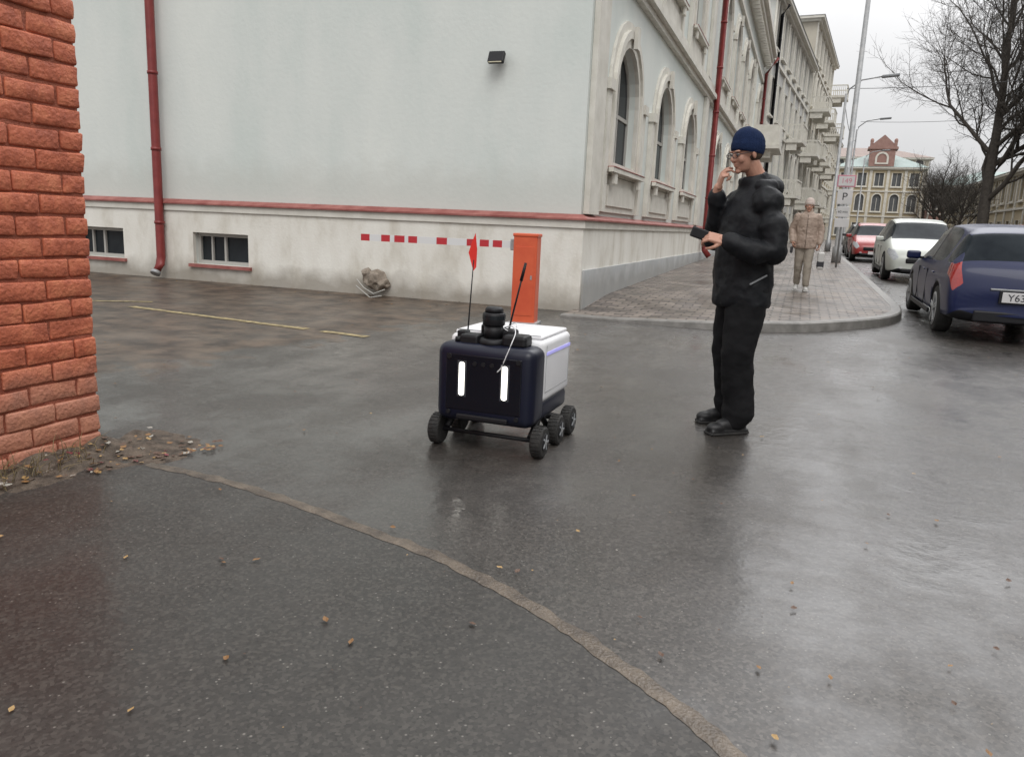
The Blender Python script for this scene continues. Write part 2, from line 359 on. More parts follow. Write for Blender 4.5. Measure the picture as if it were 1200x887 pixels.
fbox(bm,fs,.0,LEN,.003,.07,-.1,1.22)
mk('plinth',bm,M_plinth,B)
bm=bmesh.new();fbox(bm,fs,-.0,LEN,.072,.10,-.1,.62);mk('street_base',bm,M_grey,B)
bm=bmesh.new()
for (d,z0,z1,mi) in ((.10,1.222,1.33,0),):
    fbox(bm,fl,-d,22,.001,d,z0,z1,mi);fbox(bm,fs,.001,LEN,.001,d,z0,z1,mi)
def prism(bm,f,a0,a1,d,z0,z1,mi,ex0=0):
    v=[bm.verts.new(f(a-(ex0 if o>0.01 and a==a0 else 0),o,z)) for a in (a0,a1) for o,z in ((.002,z0),(d,z0),(d,z0+.025),(.002,z1))]
    for q in ((0,1,5,4),(1,2,6,5),(2,3,7,6),(0,3,2,1),(4,5,6,7)):
        fc=bm.faces.new([v[i] for i in q]);fc.material_index=mi
prism(bm,fl,0,22,.14,1.333,1.42,1,.14);prism(bm,fs,0,LEN,.14,1.333,1.42,1,.14)
for d,z0,z1 in ((.10,4.98,5.1),(.2,5.1,5.22),(.08,5.22,5.5),(.12,9.3,9.45),(.25,10.3,10.5),(.45,10.5,10.75),(.62,10.75,11.0),(.3,11.0,11.3)):
    fbox(bm,fs,.0,LEN,.003,d,z0+.001,z1,0)
k=.4
while k<LEN:
    fbox(bm,fs,k,k+.16,.125,.42,10.15,10.3,0);k+=.55
for a in (.1,12.2,14.5,29.6,35.3): fbox(bm,fs,a,a+.6,.004,.09,1.43,4.97,0);fbox(bm,fs,a,a+.6,.004,.09,5.51,9.29,0)
for c in cent:
    for (z0,z1,hw,top) in ((2.27,3.30,HW1,0),(6.1,7.9,.74,1)):
        ringf(bm,fs,loop(c,hw,z0,z1),loop(c,hw+.14,z0-.1,z1),.002,.07)
        ringf(bm,fs,loop(c,hw+.14,z0-.1,z1),loop(c,hw+.26,z0-.16,z1),.002,.11)
        ringf(bm,fs,loop(c,hw+.26,z0-.16,z1),loop(c,hw+.36,z0-.2,z1+.04),.002,.05)
        fbox(bm,fs,c-.09,c+.09,.115,.18,z1+hw-.02,z1+hw+.32)
        fbox(bm,fs,c-hw-.42,c+hw+.42,.115,.19,z0-.17,z0-.10)
        for sg in (-1,1):
            fbox(bm,fs,c+sg*(hw+.50)-.11,c+sg*(hw+.50)+.11,.002,.09,z0-.78,z1-.02)
            fbox(bm,fs,c+sg*(hw+.50)-.15,c+sg*(hw+.50)+.15,.003,.13,z1-.018,z1+.14)
            fbox(bm,fs,c+sg*(hw+.1)-.09,c+sg*(hw+.1)+.09,.121,.17,z0-.34,z0-.172)
        fbox(bm,fs,c-hw-.38,c+hw+.38,.002,.04,z0-.78,z0-.21)
        fbox(bm,fs,c-hw-.2,c+hw+.2,.041,.07,z0-.68,z0-.36)
mk('mouldings',bm,[M_trim,M_redtrim],B)
bm=bmesh.new()
for c in cent:
    for (z0,z1,hw) in ((2.27,3.30,HW1),(6.1,7.9,.74)):
        poly(bm,fs,loop(c,hw+.02,z0,z1),-.13,0)
        ringf(bm,fs,loop(c,hw-.06,z0+.06,z1),loop(c,hw+.01,z0,z1),-.13,-.10,1)
        fbox(bm,fs,c-.03,c+.03,-.128,-.102,z0,z1+hw-.05,1);fbox(bm,fs,c-hw,c-.031,-.128,-.103,z1-.25,z1-.19,1);fbox(bm,fs,c+.031,c+hw,-.128,-.103,z1-.25,z1-.19,1)
        fbox(bm,fs,c-hw-.38,c+hw+.38,.075,.2,z0-.098,z0-.085,2)
for c in (6.41,9.2,12):
    poly(bm,fl,loop(c,.62,.3,.88,False),-.1,3)
    ringf(bm,fl,loop(c,.53,.38,.80,False),loop(c,.60,.31,.87,False),-.1,-.05,1)
    fbox(bm,fl,c-.02,c+.02,-.098,-.055,.38,.8,1);fbox(bm,fl,c+.27,c+.3,-.098,-.055,.38,.8,1)
    fbox(bm,fl,c-.66,c+.66,.02,.13,.26,.315,2)
mk('windows',bm,[M_glassB,M_frame,M_redtrim,M_glass],B)
bm=bmesh.new();fbox(bm,fs,29.2,32.6,.26,1.5,5.3,5.5);fbox(bm,fs,29.25,32.55,1.38,1.47,5.5,6.4);fbox(bm,fs,29.25,29.35,.26,1.37,5.5,6.4);fbox(bm,fs,32.45,32.55,.26,1.37,5.5,6.4)
for a in (29.6,32.1): fbox(bm,fs,a,a+.15,.26,1.1,4.9,5.298)
mk('balcony',bm,M_trim,B)
def pipe(name,pts,rr,m):
    bm=bmesh.new();tube(bm,pts,[rr]*len(pts),seg=16)
    zmax=max(q[2] for q in pts);z=1.0
    while z<zmax:
        c=None
        for q0,q1 in zip(pts,pts[1:]):
            lo,hi=min(q0[2],q1[2]),max(q0[2],q1[2])
            if lo<=z<=hi and hi-lo>.5:
                t=(z-q0[2])/(q1[2]-q0[2]);c=[q0[i]+(q1[i]-q0[i])*t for i in range(3)]
        if c: tube(bm,[(c[0],c[1],c[2]-.025),(c[0],c[1],c[2]+.025)],[rr+.012]*2,seg=16)
        z+=1.25
    return mk(name,bm,m)
pn=-7.64
dpp=pipe('drainpipe',[(pn,-.30,.13),(pn,-.20,.27),(pn,-.17,.4),(pn,-.17,10.3),(pn,-.5,10.9)],.075,M_red)
bm=bmesh.new();tube(bm,[(pn,-.33,.10),(pn,-.295,.15)],[.085,.085],seg=16);mk('zinc_spout',bm,M_metal,dpp)
pipe('drainpipe.001',[(.38,13.6,.5),(.22,13.6,.7),(.2,13.6,.9),(.2,13.6,9.8),(.75,13.6,10.6)],.085,M_red)
pipe('drainpipe.002',[(.2,35.2,1),(.2,35.2,9.8),(.75,35.2,10.6)],.085,M_red)
L_=empty('wall_floodlight',(-1.34,-.12,3.56));bm=bmesh.new()
box(bm,(0,-.03,0),(.24,.07,.17),0,Matrix.Rotation(radians(-25),3,'X'),.012);box(bm,(0,.06,.02),(.05,.12,.05),0)
for i in range(6): box(bm,(-.09+.036*i,.02,.035),(.008,.05,.12),0,Matrix.Rotation(radians(-25),3,'X'))
mk('housing',bm,M_black,L_);bm=bmesh.new();box(bm,(0,-.068,-.018),(.20,.008,.13),0,Matrix.Rotation(radians(-25),3,'X'));mk('lens',bm,mat('lens',(.42,.38,.27),rough=.15),L_)
# ------------------------------------------------------------------ other buildings
def gen(name,org,ang,Lh,Hh,D,floors,bays,wm,tm,rm,roofh,z0=0,balc=(),ww=.55,gm=None):
    gm=gm or M_glass
    e=empty(name,(org[0],org[1],z0),ang);f=lambda a,o,z:(a,-o,z)
    fh=Hh/floors;bw=Lh/bays;ops=[];info=[]
    for i in range(floors):
        for j in range(bays):
            c=bw*(j+.5);a=i*fh+.9;b=(i+1)*fh-.75
            ops.append(loop(c,min(ww,bw*.3),a,b,i%2==1,8));info.append((c,min(ww,bw*.3),a,b,i%2==1))
    bm=bmesh.new();facade(bm,f,0,Lh,-.5,Hh,ops,.3)
    nb=max(1,int(D/bw)); so=[]
    for i in range(floors):
        for j in range(nb): so.append(loop((D-.3)/nb*(j+.5),min(ww,bw*.3),i*fh+.9,(i+1)*fh-.75,False))
    f2=lambda a,o,z:(-o,.3+a,z);f3=lambda a,o,z:(Lh+o,.3+a,z)
    facade(bm,f2,0,D-.3,-.5,Hh,so,.3);facade(bm,f3,0,D-.3,-.5,Hh,so,.3)
    fbox(bm,f,0,Lh,-D-.2,-D,-.5,Hh)
    mk('walls',bm,wm,e)
    bm=bmesh.new()
    for (c,hw,a,b,ar) in info:
        poly(bm,f,loop(c,hw+.02,a,b,ar,8),-.15,0);ringf(bm,f,loop(c,hw,a,b,ar,8),loop(c,hw+.14,a-.12,b+.02,ar,8),.002,.08,1)
        fbox(bm,f,c-.03,c+.03,-.148,-.11,a,b,1);fbox(bm,f,c-hw-.25,c+hw+.25,.01,.2,a-.22,a-.125,1)
    for i in range(floors):
        for j in range(nb):
            c=(D-.3)/nb*(j+.5)
            for ff in (f2,f3):
                poly(bm,ff,loop(c,min(ww,bw*.3)+.02,i*fh+.9,(i+1)*fh-.75,False),-.15,0);ringf(bm,ff,loop(c,min(ww,bw*.3),i*fh+.9,(i+1)*fh-.75,False),loop(c,min(ww,bw*.3)+.12,i*fh+.8,(i+1)*fh-.63,False),.002,.06,1)
    mk('windows',bm,[gm,tm],e)
    bm=bmesh.new()
    for i in range(1,floors): fbox(bm,f,0,Lh,.003,.14,i*fh+.1,i*fh+.28)
    for d,a,b in ((.25,Hh-.35,Hh-.18),(.5,Hh-.18,Hh+.02)):
        b2(bm,(-d,-d,a+.001),(Lh+d,D+d,b))
    for j in range(bays+1): fbox(bm,f,max(0.02,bw*j-.18),min(Lh-.02,bw*j+.18),.004,.1,.0,Hh-.4)
    for (j,i,dp) in balc:
        c=bw*(j+.5);z=i*fh+.35;hw=bw*.46
        fbox(bm,f,c-hw,c+hw,.15,dp,z-.22,z)
        for q in (-hw+.1,hw-.25): fbox(bm,f,c+q,c+q+.15,.15,dp*.7,z-.7,z-.222)
        k=-hw+.03
        while k<hw: fbox(bm,f,c+k,c+k+.05,dp-.09,dp-.03,z,z+.9);k+=.17
        fbox(bm,f,c-hw,c+hw,dp-.12,dp,z+.9,z+1.0)
        for q in (-hw,hw-.06): fbox(bm,f,c+q,c+q+.06,.15,dp-.121,z+.9,z+1.0);
        o=.3
        while o<dp-.15:
            for q in (-hw,hw-.05): fbox(bm,f,c+q,c+q+.05,o,o+.05,z,z+.9)
            o+=.18
    mk('trim',bm,tm,e)
    if roofh:
        bm=bmesh.new();q=.55;z=Hh+.025
        v=[bm.verts.new(x) for x in ((-q,-q,z),(Lh+q,-q,z),(Lh+q,D+q,z),(-q,D+q,z))]
        if Lh>=D: t=[bm.verts.new(x) for x in ((D/2,D/2,z+roofh),(Lh-D/2+.01,D/2,z+roofh))];fc=[(v[0],v[1],t[1],t[0]),(v[1],v[2],t[1]),(v[2],v[3],t[0],t[1]),(v[3],v[0],t[0])]
        else: t=[bm.verts.new(x) for x in ((Lh/2,Lh/2,z+roofh),(Lh/2,D-Lh/2,z+roofh))];fc=[(v[0],v[1],t[0]),(v[1],v[2],t[1],t[0]),(v[2],v[3],t[1]),(v[3],v[0],t[0],t[1])]
        for x in fc: bm.faces.new(x)
        bm.faces.new(v[::-1]);mk('roof',bm,rm,e)
    return e
M_cream=mat('cream_plaster',(.42,.385,.32),(.52,.48,.40),scale=.8,rough=.85)
M_pale=mat('pale_plaster',(.44,.44,.42),(.54,.54,.52),scale=.8,rough=.85)
M_yellow=mat('yellow_plaster',(.44,.37,.25),(.51,.44,.31),scale=.8,rough=.85)
M_redb=mat('red_brick_haze',(.27,.16,.135),(.34,.21,.18),scale=2,rough=.85)  # brick red greyed down, distance haze is put into the colour
M_green=mat('green_roof',(.17,.24,.22),(.22,.29,.27),scale=1,rough=.5)
M_brown=mat('brown_roof',(.18,.12,.10),(.23,.16,.13),scale=1,rough=.6)
M_tgrey=mat('grey_roof',(.2,.21,.22),(.28,.29,.3),scale=1,rough=.6)
ba=radians(90)-.09
gen('apartment_building',(bend(36.6),36.6),ba,22,14.5,14,4,7,M_pale,M_trim,M_tgrey,2,balc=[(3,1,1.2),(3,2,1.2),(6,1,1.4),(6,2,1.4)])
gen('apartment_building.001',(bend(59.2),59.2),ba,20,18.5,14,5,6,M_cream,M_trim,M_tgrey,2,balc=[(0,1,1.6),(0,2,1.6),(0,3,1.6),(2,2,1.6),(2,3,1.6),(2,1,1.6),(5,2,1.8),(5,3,1.8),(5,4,1.8)])
gen('apartment_building.002',(bend(80),80),ba,22,13,14,4,7,M_yellow,M_trim,M_brown,2,balc=[(3,1,1.2),(3,2,1.2)],gm=M_glassHaze)
pipe('drainpipe.003',[(.55,38.5,1),(.55,38.5,13.6),(.9,38.5,14.1)],.09,M_black)
hb=gen('historic_building',(6.5,110),radians(-2),11,10.2,12,3,5,M_yellow,M_trim,M_green,2.8,z0=.8,gm=M_glassHaze)
bm=bmesh.new();b2(bm,(3.9,-.4,10.2),(7.1,2.5,12.6));box(bm,(5.5,1.05,12.75),(3.8,3.3,.3));
for x in (4.0,7.0): box(bm,(x,-.3,13.2),(.4,.5,.8));ell(bm,(x,-.3,13.7),(.25,.3,.35),sub=2)
v=[bm.verts.new(q) for q in ((3.7,-.5,12.9),(7.3,-.5,12.9),(5.5,-.5,14.5),(3.7,2,12.9),(7.3,2,12.9),(5.5,2,14.5))]
for q in ((0,1,2),(5,4,3),(0,2,5,3),(1,4,5,2)): bm.faces.new([v[i] for i in q])
mk('attic_gable',bm,M_redb,hb)
bm=bmesh.new();ringf(bm,lambda a,o,z:(a,-.41-o,z),loop(5.5,.6,10.8,11.4),loop(5.5,.85,10.6,11.4),0,.08);mk('attic_trim',bm,M_trim,hb)
gen('historic_building.001',(17.8,104),radians(-4),17,7.6,12,2,8,M_redb,M_trim,M_green,2.2,z0=.8,gm=M_glassHaze)
gen('townhouse',(19.3,100),radians(-90),38,6.6,14,2,12,M_yellow,M_trim,M_brown,2,z0=.7,gm=M_glassHaze)
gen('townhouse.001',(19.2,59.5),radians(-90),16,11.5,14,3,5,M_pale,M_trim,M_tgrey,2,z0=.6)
gen('townhouse.002',(-14,126),radians(0),34,13,12,4,12,M_cream,M_trim,M_brown,2,z0=.8,gm=M_glassHaze)
gen('townhouse.003',(34,122),radians(-6),40,10,12,3,14,M_cream,M_trim,M_brown,2,z0=.8,gm=M_glassHaze)
gen('townhouse.004',(18.5,40),radians(-90),62,9.5,12,3,18,M_cream,M_trim,M_brown,2,z0=.1)
# ------------------------------------------------------------------ trees
def tree(name,loc,h,seed,lv=5,lean=0):
    rnd=random.Random(seed);bm=bmesh.new()
    def br(pp,d,ln,r0,level):
        ns_=5 if level==0 else (4 if level<3 else 3);pts=[pp.copy()];rs=[r0];q=pp.copy();dd=d.copy();dirs=[dd.copy()]
        r1=r0*(.5 if level else .6)
        for i in range(ns_):
            j=Vector((rnd.gauss(0,1),rnd.gauss(0,1),rnd.gauss(0,.6)))*(.06 if level==0 else .16)
            dd=(dd+j+Vector((0,0,.07 if level else .0))).normalized();q=q+dd*ln/ns_;pts.append(q.copy());rs.append(r0+(r1-r0)*(i+1)/ns_);dirs.append(dd.copy())
        if level==0: rs[0]*=1.35
        tube(bm,pts,rs,seg=(10 if level==0 else 6 if level==1 else 4 if level<4 else 3),cap=False)
        if level>=lv: return
        nc=[10,7,6,5,4,3][level]
        for k in range(nc):
            t=(.34 if level==0 else .22)+(.78 if level else .66)*(k+rnd.random()*.6)/nc;t=min(t,1)
            x=t*ns_;i=min(int(x),ns_-1);pos=pts[i].lerp(pts[i+1],x-i);dr=dirs[i+1]
            ax=dr.orthogonal().normalized();ax.rotate(Matrix.Rotation(k*2.4+rnd.random(),3,dr))
            an=radians(rnd.uniform(28,55));nd=dr.copy();nd.rotate(Matrix.Rotation(an,3,ax))
            br(pos,nd,ln*rnd.uniform(.42,.66)*(1.0 if level==0 else 1),max(.009,(r0+(r1-r0)*t)*rnd.uniform(.42,.62)),level+1)
        br(pts[-1],dirs[-1],ln*.6,r1,level+1)
    br(Vector((0,0,-.1)),Vector((lean,0,1)).normalized(),h*.52,h*.02,0)
    o=mk(name,bm,M_bark,recalc=False);o.location=loc;return o
tree('bare_tree',(13.3,45,g(45)),18.5,21,5)
tree('bare_tree.001',(16.0,76,g(76)),9,5,4);tree('bare_tree.002',(15.4,66,g(66)),7.5,8,4);tree('bare_tree.003',(17.2,90,g(90)),10,12,4)
# ------------------------------------------------------------------ poles, lamps, signs
def lamp(name,n,s,h,arm=True,rad=.09):
    e=empty(name,(n,s,g(s)+.12));bm=bmesh.new()
    tube(bm,[(0,0,0),(0,0,.5),(0,0,.55),(0,0,h)],[rad*1.5,rad*1.5,rad,rad*.6],seg=16)
    if arm:
        tube(bm,[(0,0,h-.3),(.1,0,h+.2),(.6,0,h+.6),(1.5,0,h+.75)],[.035]*4,seg=10)
    mk('pole',bm,M_metal,e)
    if arm:
        bm=bmesh.new();box(bm,(1.8,0,h+.76),(.75,.28,.12),0,Matrix.Rotation(radians(-5),3,'Y'),.04);mk('lamp_head',bm,M_tgrey,e)
    return e
lamp('utility_pole',4.15,17.3,12,False,.1)
lamp('street_lamp',4.2,30,7.3);lamp('street_lamp.001',4.2+bend(52),52,8.2);lamp('street_lamp.002',4.2+bend(75),75,8.2)
def text(name,body,size,loc,rot,m,parent,ext=.002):
    c=bpy.data.curves.new(name,'FONT');c.body=body;c.size=size;c.align_x='CENTER';c.align_y='CENTER';c.extrude=ext
    o=bpy.data.objects.new(name,c);scn.collection.objects.link(o);c.materials.append(m);o.location=loc;o.rotation_euler=rot
    if parent:o.parent=parent
    return o
M_signw=mat('sign_white',(.55,.55,.55),(.62,.60,.60),rough=.5);M_pink=mat('sign_pink',(.55,.22,.28),rough=.5);M_dk=mat('lettering',(.03,.03,.035),rough=.5)
e=empty('traffic_sign',(4.05,14.2,g(14.2)+.12));bm=bmesh.new();tube(bm,[(0,0,0),(0,0,2.9)],[.03,.03],seg=12);mk('post',bm,M_metal,e)
bm=bmesh.new();box(bm,(0,-.05,2.5),(.5,.02,.34),0,bev=.008);box(bm,(0,-.05,2.05),(.42,.02,.42),1,bev=.008);box(bm,(0,-.05,1.62),(.34,.02,.3),1,bev=.008);box(bm,(0,-.05,1.3),(.4,.02,.26),1,bev=.008);mk('plates',bm,[M_pink,M_signw],e)
bm=bmesh.new();box(bm,(0,-.064,2.5),(.43,.006,.27));mk('sign_face',bm,M_signw,e)
text('number','149',.2,(0,-.068,2.5),(radians(90),0,0),M_pink,e);text('letters','P',.3,(0,-.062,2.05),(radians(90),0,0),M_dk,e);text('letters_2','60 min',.1,(0,-.062,1.62),(radians(90),0,0),M_dk,e)
bm=bmesh.new()
def wire(a,b,sag):
    pts=[]
    for i in range(17):
        t=i/16;q=Vector(a).lerp(Vector(b),t);q.z-=sag*4*t*(1-t);pts.append(q)
    tube(bm,pts,[.014]*17,seg=5,cap=False)
wire((4.2,30,8.1),(22,34,10.5),.5);wire((4.15,17.3,11.8),(20,50,9.5),.7);wire((4.2,30,7.4),(4.2+bend(52),52,8.2),.5);wire((6,52,9.5),(20,48,10),.4)
mk('overhead_wires',bm,M_black)
# ------------------------------------------------------------------ brick wall
e=empty('brick_wall');bm=bmesh.new();fx=-.30;ey=-8.05;ch=.1;rnd=random.Random(4)
b2(bm,(fx-.55,-15,-.1),(fx-.011,ey-.011,2.95),0);mk('mortar_core',bm,M_mortar,e)
bm=bmesh.new();nc=29
for i in range(nc):
    z=.0+ch*i+.045
    y=ey;first=True
    while y>-13.2:
        ln=.25 if not(first and i%2) else .12
        first=False
        d=rnd.uniform(-.004,.004);l2=ln*rnd.uniform(.975,1.0)
        box(bm,(fx-.06+d,y-ln/2,z+rnd.uniform(-.003,.003)),(.12,l2,rnd.uniform(.084,.091)),0,Matrix.Rotation(radians(rnd.uniform(-1.2,1.2)),3,'X'),.009,2);y-=ln+.008
    x=fx-.125
    while x>fx-.56:
        box(bm,(x-.06,ey-.06+rnd.uniform(-.004,.004),z),(.118,.12,.084),0,None,.009,2);x-=.13
o=mk('bricks',bm,M_brick,e,smooth=True)
t=bpy.data.textures.new('bt','CLOUDS');t.noise_scale=.045
d=o.modifiers.new('s','SUBSURF');d.levels=1;d.render_levels=1;d.subdivision_type='SIMPLE'
d=o.modifiers.new('d','DISPLACE');d.texture=t;d.strength=.018;d.mid_level=.5
bm=bmesh.new();b2(bm,(fx-.62,-13.3,2.95),(fx+.05,ey+.05,3.03),0,.01);mk('coping',bm,M_mortar,e)
M_soil=mat('soil',(.04,.03,.022),(.13,.10,.075),scale=14,rough=.9,bump=1,bscale=60)
bm=bmesh.new();G=[]
for i in range(60):
    row=[]
    for j in range(26):
        y=ey+.42-i*.05;x=fx-.02+j*.022
        u=j/25;fall=max(0,1-u*(1.0+1.6*max(0,(-y+ey)/1.2)));
        if y>ey: fall*=max(0,1-(y-ey)/.42)
        z=.07*fall**.8*(.7+.9*noise.noise(Vector((x*9,y*9,0))))-.006+.018*fall*noise.noise(Vector((x*30,y*30,2)))
        row.append(bm.verts.new((x,y,z)))
    G.append(row)
for a,b in zip(G,G[1:]):
    for k in range(25): bm.faces.new((a[k],a[k+1],b[k+1],b[k]))
mk('soil_heap',bm,M_soil,smooth=True)
M_leafs=[mat('leaf_a',(.16,.08,.03),(.26,.14,.05),scale=30,rough=.6),mat('leaf_b',(.10,.055,.035),rough=.6),mat('leaf_c',(.34,.22,.09),rough=.6),mat('litter_pale',(.34,.32,.28),rough=.6),mat('leaf_red',(.17,.03,.04),rough=.5)]
def leaf(bm,x,y,z,sz,mi):
    a=rnd.uniform(0,6.28);M=Matrix.Translation((x,y,z))@Matrix.Rotation(a,4,'Z')@Matrix.Rotation(rnd.uniform(-.3,.3),4,'X')
    pr=[(-.5,0,0),(-.2,.28,.10),(.2,.22,.05),(.5,0,.12),(.2,-.22,.06),(-.2,-.28,.12)]
    c=bm.verts.new(M@Vector((0,0,.02*sz)));v=[bm.verts.new(M@(Vector(q)*sz)) for q in pr]
    for i in range(6):
        f=bm.faces.new((c,v[i],v[(i+1)%6]));f.material_index=mi
bm=bmesh.new()
for _ in range(170):
    t=rnd.random()**1.6;leaf(bm,fx+.04+t*.5,ey+.25-rnd.random()*1.5*(1-t)+rnd.gauss(0,.05),.012+.05*max(0,1-t*2.2),rnd.uniform(.02,.05),rnd.choice([0,1,1,2,3,4,0]))
for q in [(.70,1.72),(-1.3,3.3),(.3,3.0),(.95,2.0),(1.62,2.1),(1.55,2.2),(1.05,2.6),(.45,2.3),(1.0,3.4),(-1.9,2.7),(-.9,2.6),(.05,2.6),(1.95,3.3),(2.2,4.0),(-.55,2.2),(1.25,1.9),(1.9,2.7),(1.5,3.0),(.6,4.0),(-.2,5),(2.4,3.1)]:
    n,s=W(*q);leaf(bm,n,s,.014,rnd.uniform(.02,.034),rnd.choice([0,0,1,2]))
for _ in range(260):
    n=rnd.uniform(-3,8);s=rnd.uniform(-10,-1.0);leaf(bm,n,s,.011,rnd.uniform(.010,.034),rnd.choice([0,1,1,2,0,0]))
for _ in range(90):
    n=rnd.uniform(1,5);s=rnd.uniform(-10.6,-7);leaf(bm,n,s,.008,rnd.uniform(.004,.010),rnd.choice([1,2,3]))
for _ in range(120):
    n=rnd.uniform(-12,-1);s=-.1-abs(rnd.gauss(0,.5));leaf(bm,n,s,.02+g(s),rnd.uniform(.02,.05),rnd.choice([0,1,1,2]))
for _ in range(60):
    n=4.75+abs(rnd.gauss(0,.12));s=rnd.uniform(2,20);leaf(bm,n,s,.02+g(s),rnd.uniform(.03,.06),rnd.choice([0,1,1,2]))
mk('leaf_litter',bm,M_leafs,recalc=False)
bm=bmesh.new()
for _ in range(130):
    x=fx+.02+rnd.random()*.18;y=ey-.1-rnd.random()*1.1;h=rnd.uniform(.04,.16);dx,dy=rnd.uniform(-.04,.12),rnd.uniform(-.08,.08)
    tube(bm,[(x,y,0),(x+dx*.4,y+dy*.4,h*.7),(x+dx,y+dy,h)],[.0022,.0018,.0006],seg=3,cap=False)
mk('dry_grass',bm,mat('straw',(.30,.24,.13),(.2,.15,.07),scale=20,rough=.8),recalc=False)
e=empty('broken_masonry',(-3.3,-.16,.27));bm=bmesh.new();ell(bm,(0,0,.0),(.19,.12,.13),sub=4);ell(bm,(.12,.0,-.06),(.12,.1,.09),sub=4);ell(bm,(-.12,0,.1),(.08,.07,.07),sub=3)
o=mk('stone',bm,mat('rubble',(.16,.13,.10),(.34,.29,.24),scale=9,rough=.9,bump=1,bscale=30),e,smooth=False)
t=bpy.data.textures.new('rt','VORONOI');t.noise_scale=.12;d=o.modifiers.new('d','DISPLACE');d.texture=t;d.strength=.12;d.mid_level=.4
bm=bmesh.new();tube(bm,[(-.25,-.12,.0),(-.1,-.16,-.12),(.1,-.2,-.2),(.3,-.2,-.12)],[.009]*4,seg=6);tube(bm,[(-.25,-.14,-.1),(.05,-.22,-.26),(.25,-.2,-.22)],[.009]*3,seg=6);mk('bent_rods',bm,M_frame,e)
# ------------------------------------------------------------------ barrier
pn_,ps_=W(.12,9.72)
e=empty('parking_barrier',(pn_,ps_,0),radians(8));M_or=mat('orange_red_paint',(.58,.085,.035),(.68,.125,.05),scale=3,rough=.42,bump=.1)
bm=bmesh.new();box(bm,(0,0,.56),(.30,.26,1.08),0,bev=.012);box(bm,(0,0,1.115),(.32,.28,.04),0,bev=.01);box(bm,(0,0,.02),(.38,.34,.04),1,bev=.005);box(bm,(0,-.133,.55),(.24,.006,.85),0,bev=.002);box(bm,(.09,-.138,.6),(.02,.01,.05),1);mk('cabinet',bm,[M_or,M_metal],e)
bm=bmesh.new();x=-.16
rd=[(.16,0),(.12,1),(.05,0),(.12,1),(.05,0),(.12,1),(.26,0),(.14,1),(.26,0),(.12,1),(.05,0),(.14,1),(.06,0),(.12,1),(.16,0),(.12,1)]
for ln,k in rd:
    box(bm,(x-ln/2,-.0,.99),(ln,.05,.085),k);x-=ln
box(bm,(-.16,0,.99),(.1,.09,.14),2,bev=.01)
mk('boom',bm,[mat('boom_white',(.68,.68,.68),rough=.4),mat('boom_red',(.48,.03,.04),rough=.4),M_metal],e)
# ------------------------------------------------------------------ delivery robot
e=empty('delivery_robot',(1.51,-6.82,0))
def shell(bm,lo,hi,bev,mi=0,seg=5): 
    box(bm,[(lo[i]+hi[i])/2 for i in range(3)],[hi[i]-lo[i] for i in range(3)],mi,bev=bev,seg=seg)
bm=bmesh.new();shell(bm,(-.285,-.385,.165),(.285,-.16,.60),.055);shell(bm,(-.275,-.2,.17),(.275,.30,.29),.035)
mk('navy_body',bm,M_navy,e,smooth=True)
bm=bmesh.new();shell(bm,(-.283,-.215,.275),(.283,.31,.63),.035);shell(bm,(-.26,-.19,.625),(.26,.29,.65),.012);mk('cargo_box',bm,M_white,e,smooth=True)
bm=bmesh.new();box(bm,(0,-.384,.39),(.44,.012,.31),0,bev=.0055);mk('face_panel',bm,mat('gloss_black',(.004,.005,.010),rough=.15),e)
bm=bmesh.new()
for x in (-.125,.125): box(bm,(x,-.391,.41),(.034,.008,.16),0,bev=.0039,seg=3);ell(bm,(x,-.391,.490),(.017,.005,.014));ell(bm,(x,-.391,.330),(.017,.005,.014))
mk('headlights',bm,mat('headlight_led',(1,.97,.88),emit=2.2),e)
bm=bmesh.new()
for x in (-.125,.125): box(bm,(x,-.3885,.41),(.054,.006,.20),0,bev=.0029,seg=3)
mk('headlight_bezel',bm,mat('bezel',(.05,.055,.065),rough=.25),e)
bm=bmesh.new()
for x in (-.05,.05,0): tube(bm,[(x,-.396,.5),(x,-.388,.5)],[.012,.012],seg=12)
for x in (-.2,.2):
    tube(bm,[(x,-.396,.53),(x,-.385,.53)],[.014,.014],seg=14);tube(bm,[(x,-.396,.22),(x,-.38,.22)],[.012,.012],seg=14)
for x in (-.19,.19): tube(bm,[(x,-.30,.60),(x,-.30,.625)],[.02,.018],seg=14)
box(bm,(0,-.39,.2),(.3,.02,.03),0,bev=.008)
mk('sensors',bm,M_black,e,smooth=False)
bm=bmesh.new();b2(bm,(.2835,-.17,.545),(.287,.28,.562));b2(bm,(-.287,-.17,.545),(-.2835,.28,.562));mk('status_strip',bm,mat('led_violet',(.42,.40,.85),emit=.35),e)
bm=bmesh.new();b2(bm,(.2832,-.17,.335),(.2845,.27,.338));b2(bm,(.2832,-.17,.335),(.2845,-.167,.60));b2(bm,(.2832,.267,.34),(.2845,.27,.60));b2(bm,(-.25,-.185,.6505),(.25,-.18,.652));mk('lid_seam',bm,M_metal,e)
bm=bmesh.new();y=-.26
tube(bm,[(0,y,.59),(0,y,.625),(0,y,.63)],[.085,.08,.06],seg=32)
tube(bm,[(0,y,.63),(0,y,.70)],[.052,.052],seg=32);tube(bm,[(0,y,.70),(0,y,.705),(0,y,.765),(0,y,.77)],[.056,.062,.062,.056],seg=32);tube(bm,[(0,y,.77),(0,y,.79),(0,y,.80)],[.05,.05,.04],seg=32)
box(bm,(-.12,-.27,.615),(.11,.11,.06),0,bev=.015);box(bm,(.14,-.26,.625),(.14,.12,.07),0,bev=.018);box(bm,(.06,-.21,.64),(.12,.08,.08),0,bev=.015);box(bm,(-.19,-.23,.62),(.06,.06,.07),0,bev=.01);box(bm,(-.05,-.20,.65),(.08,.06,.09),0,bev=.01)
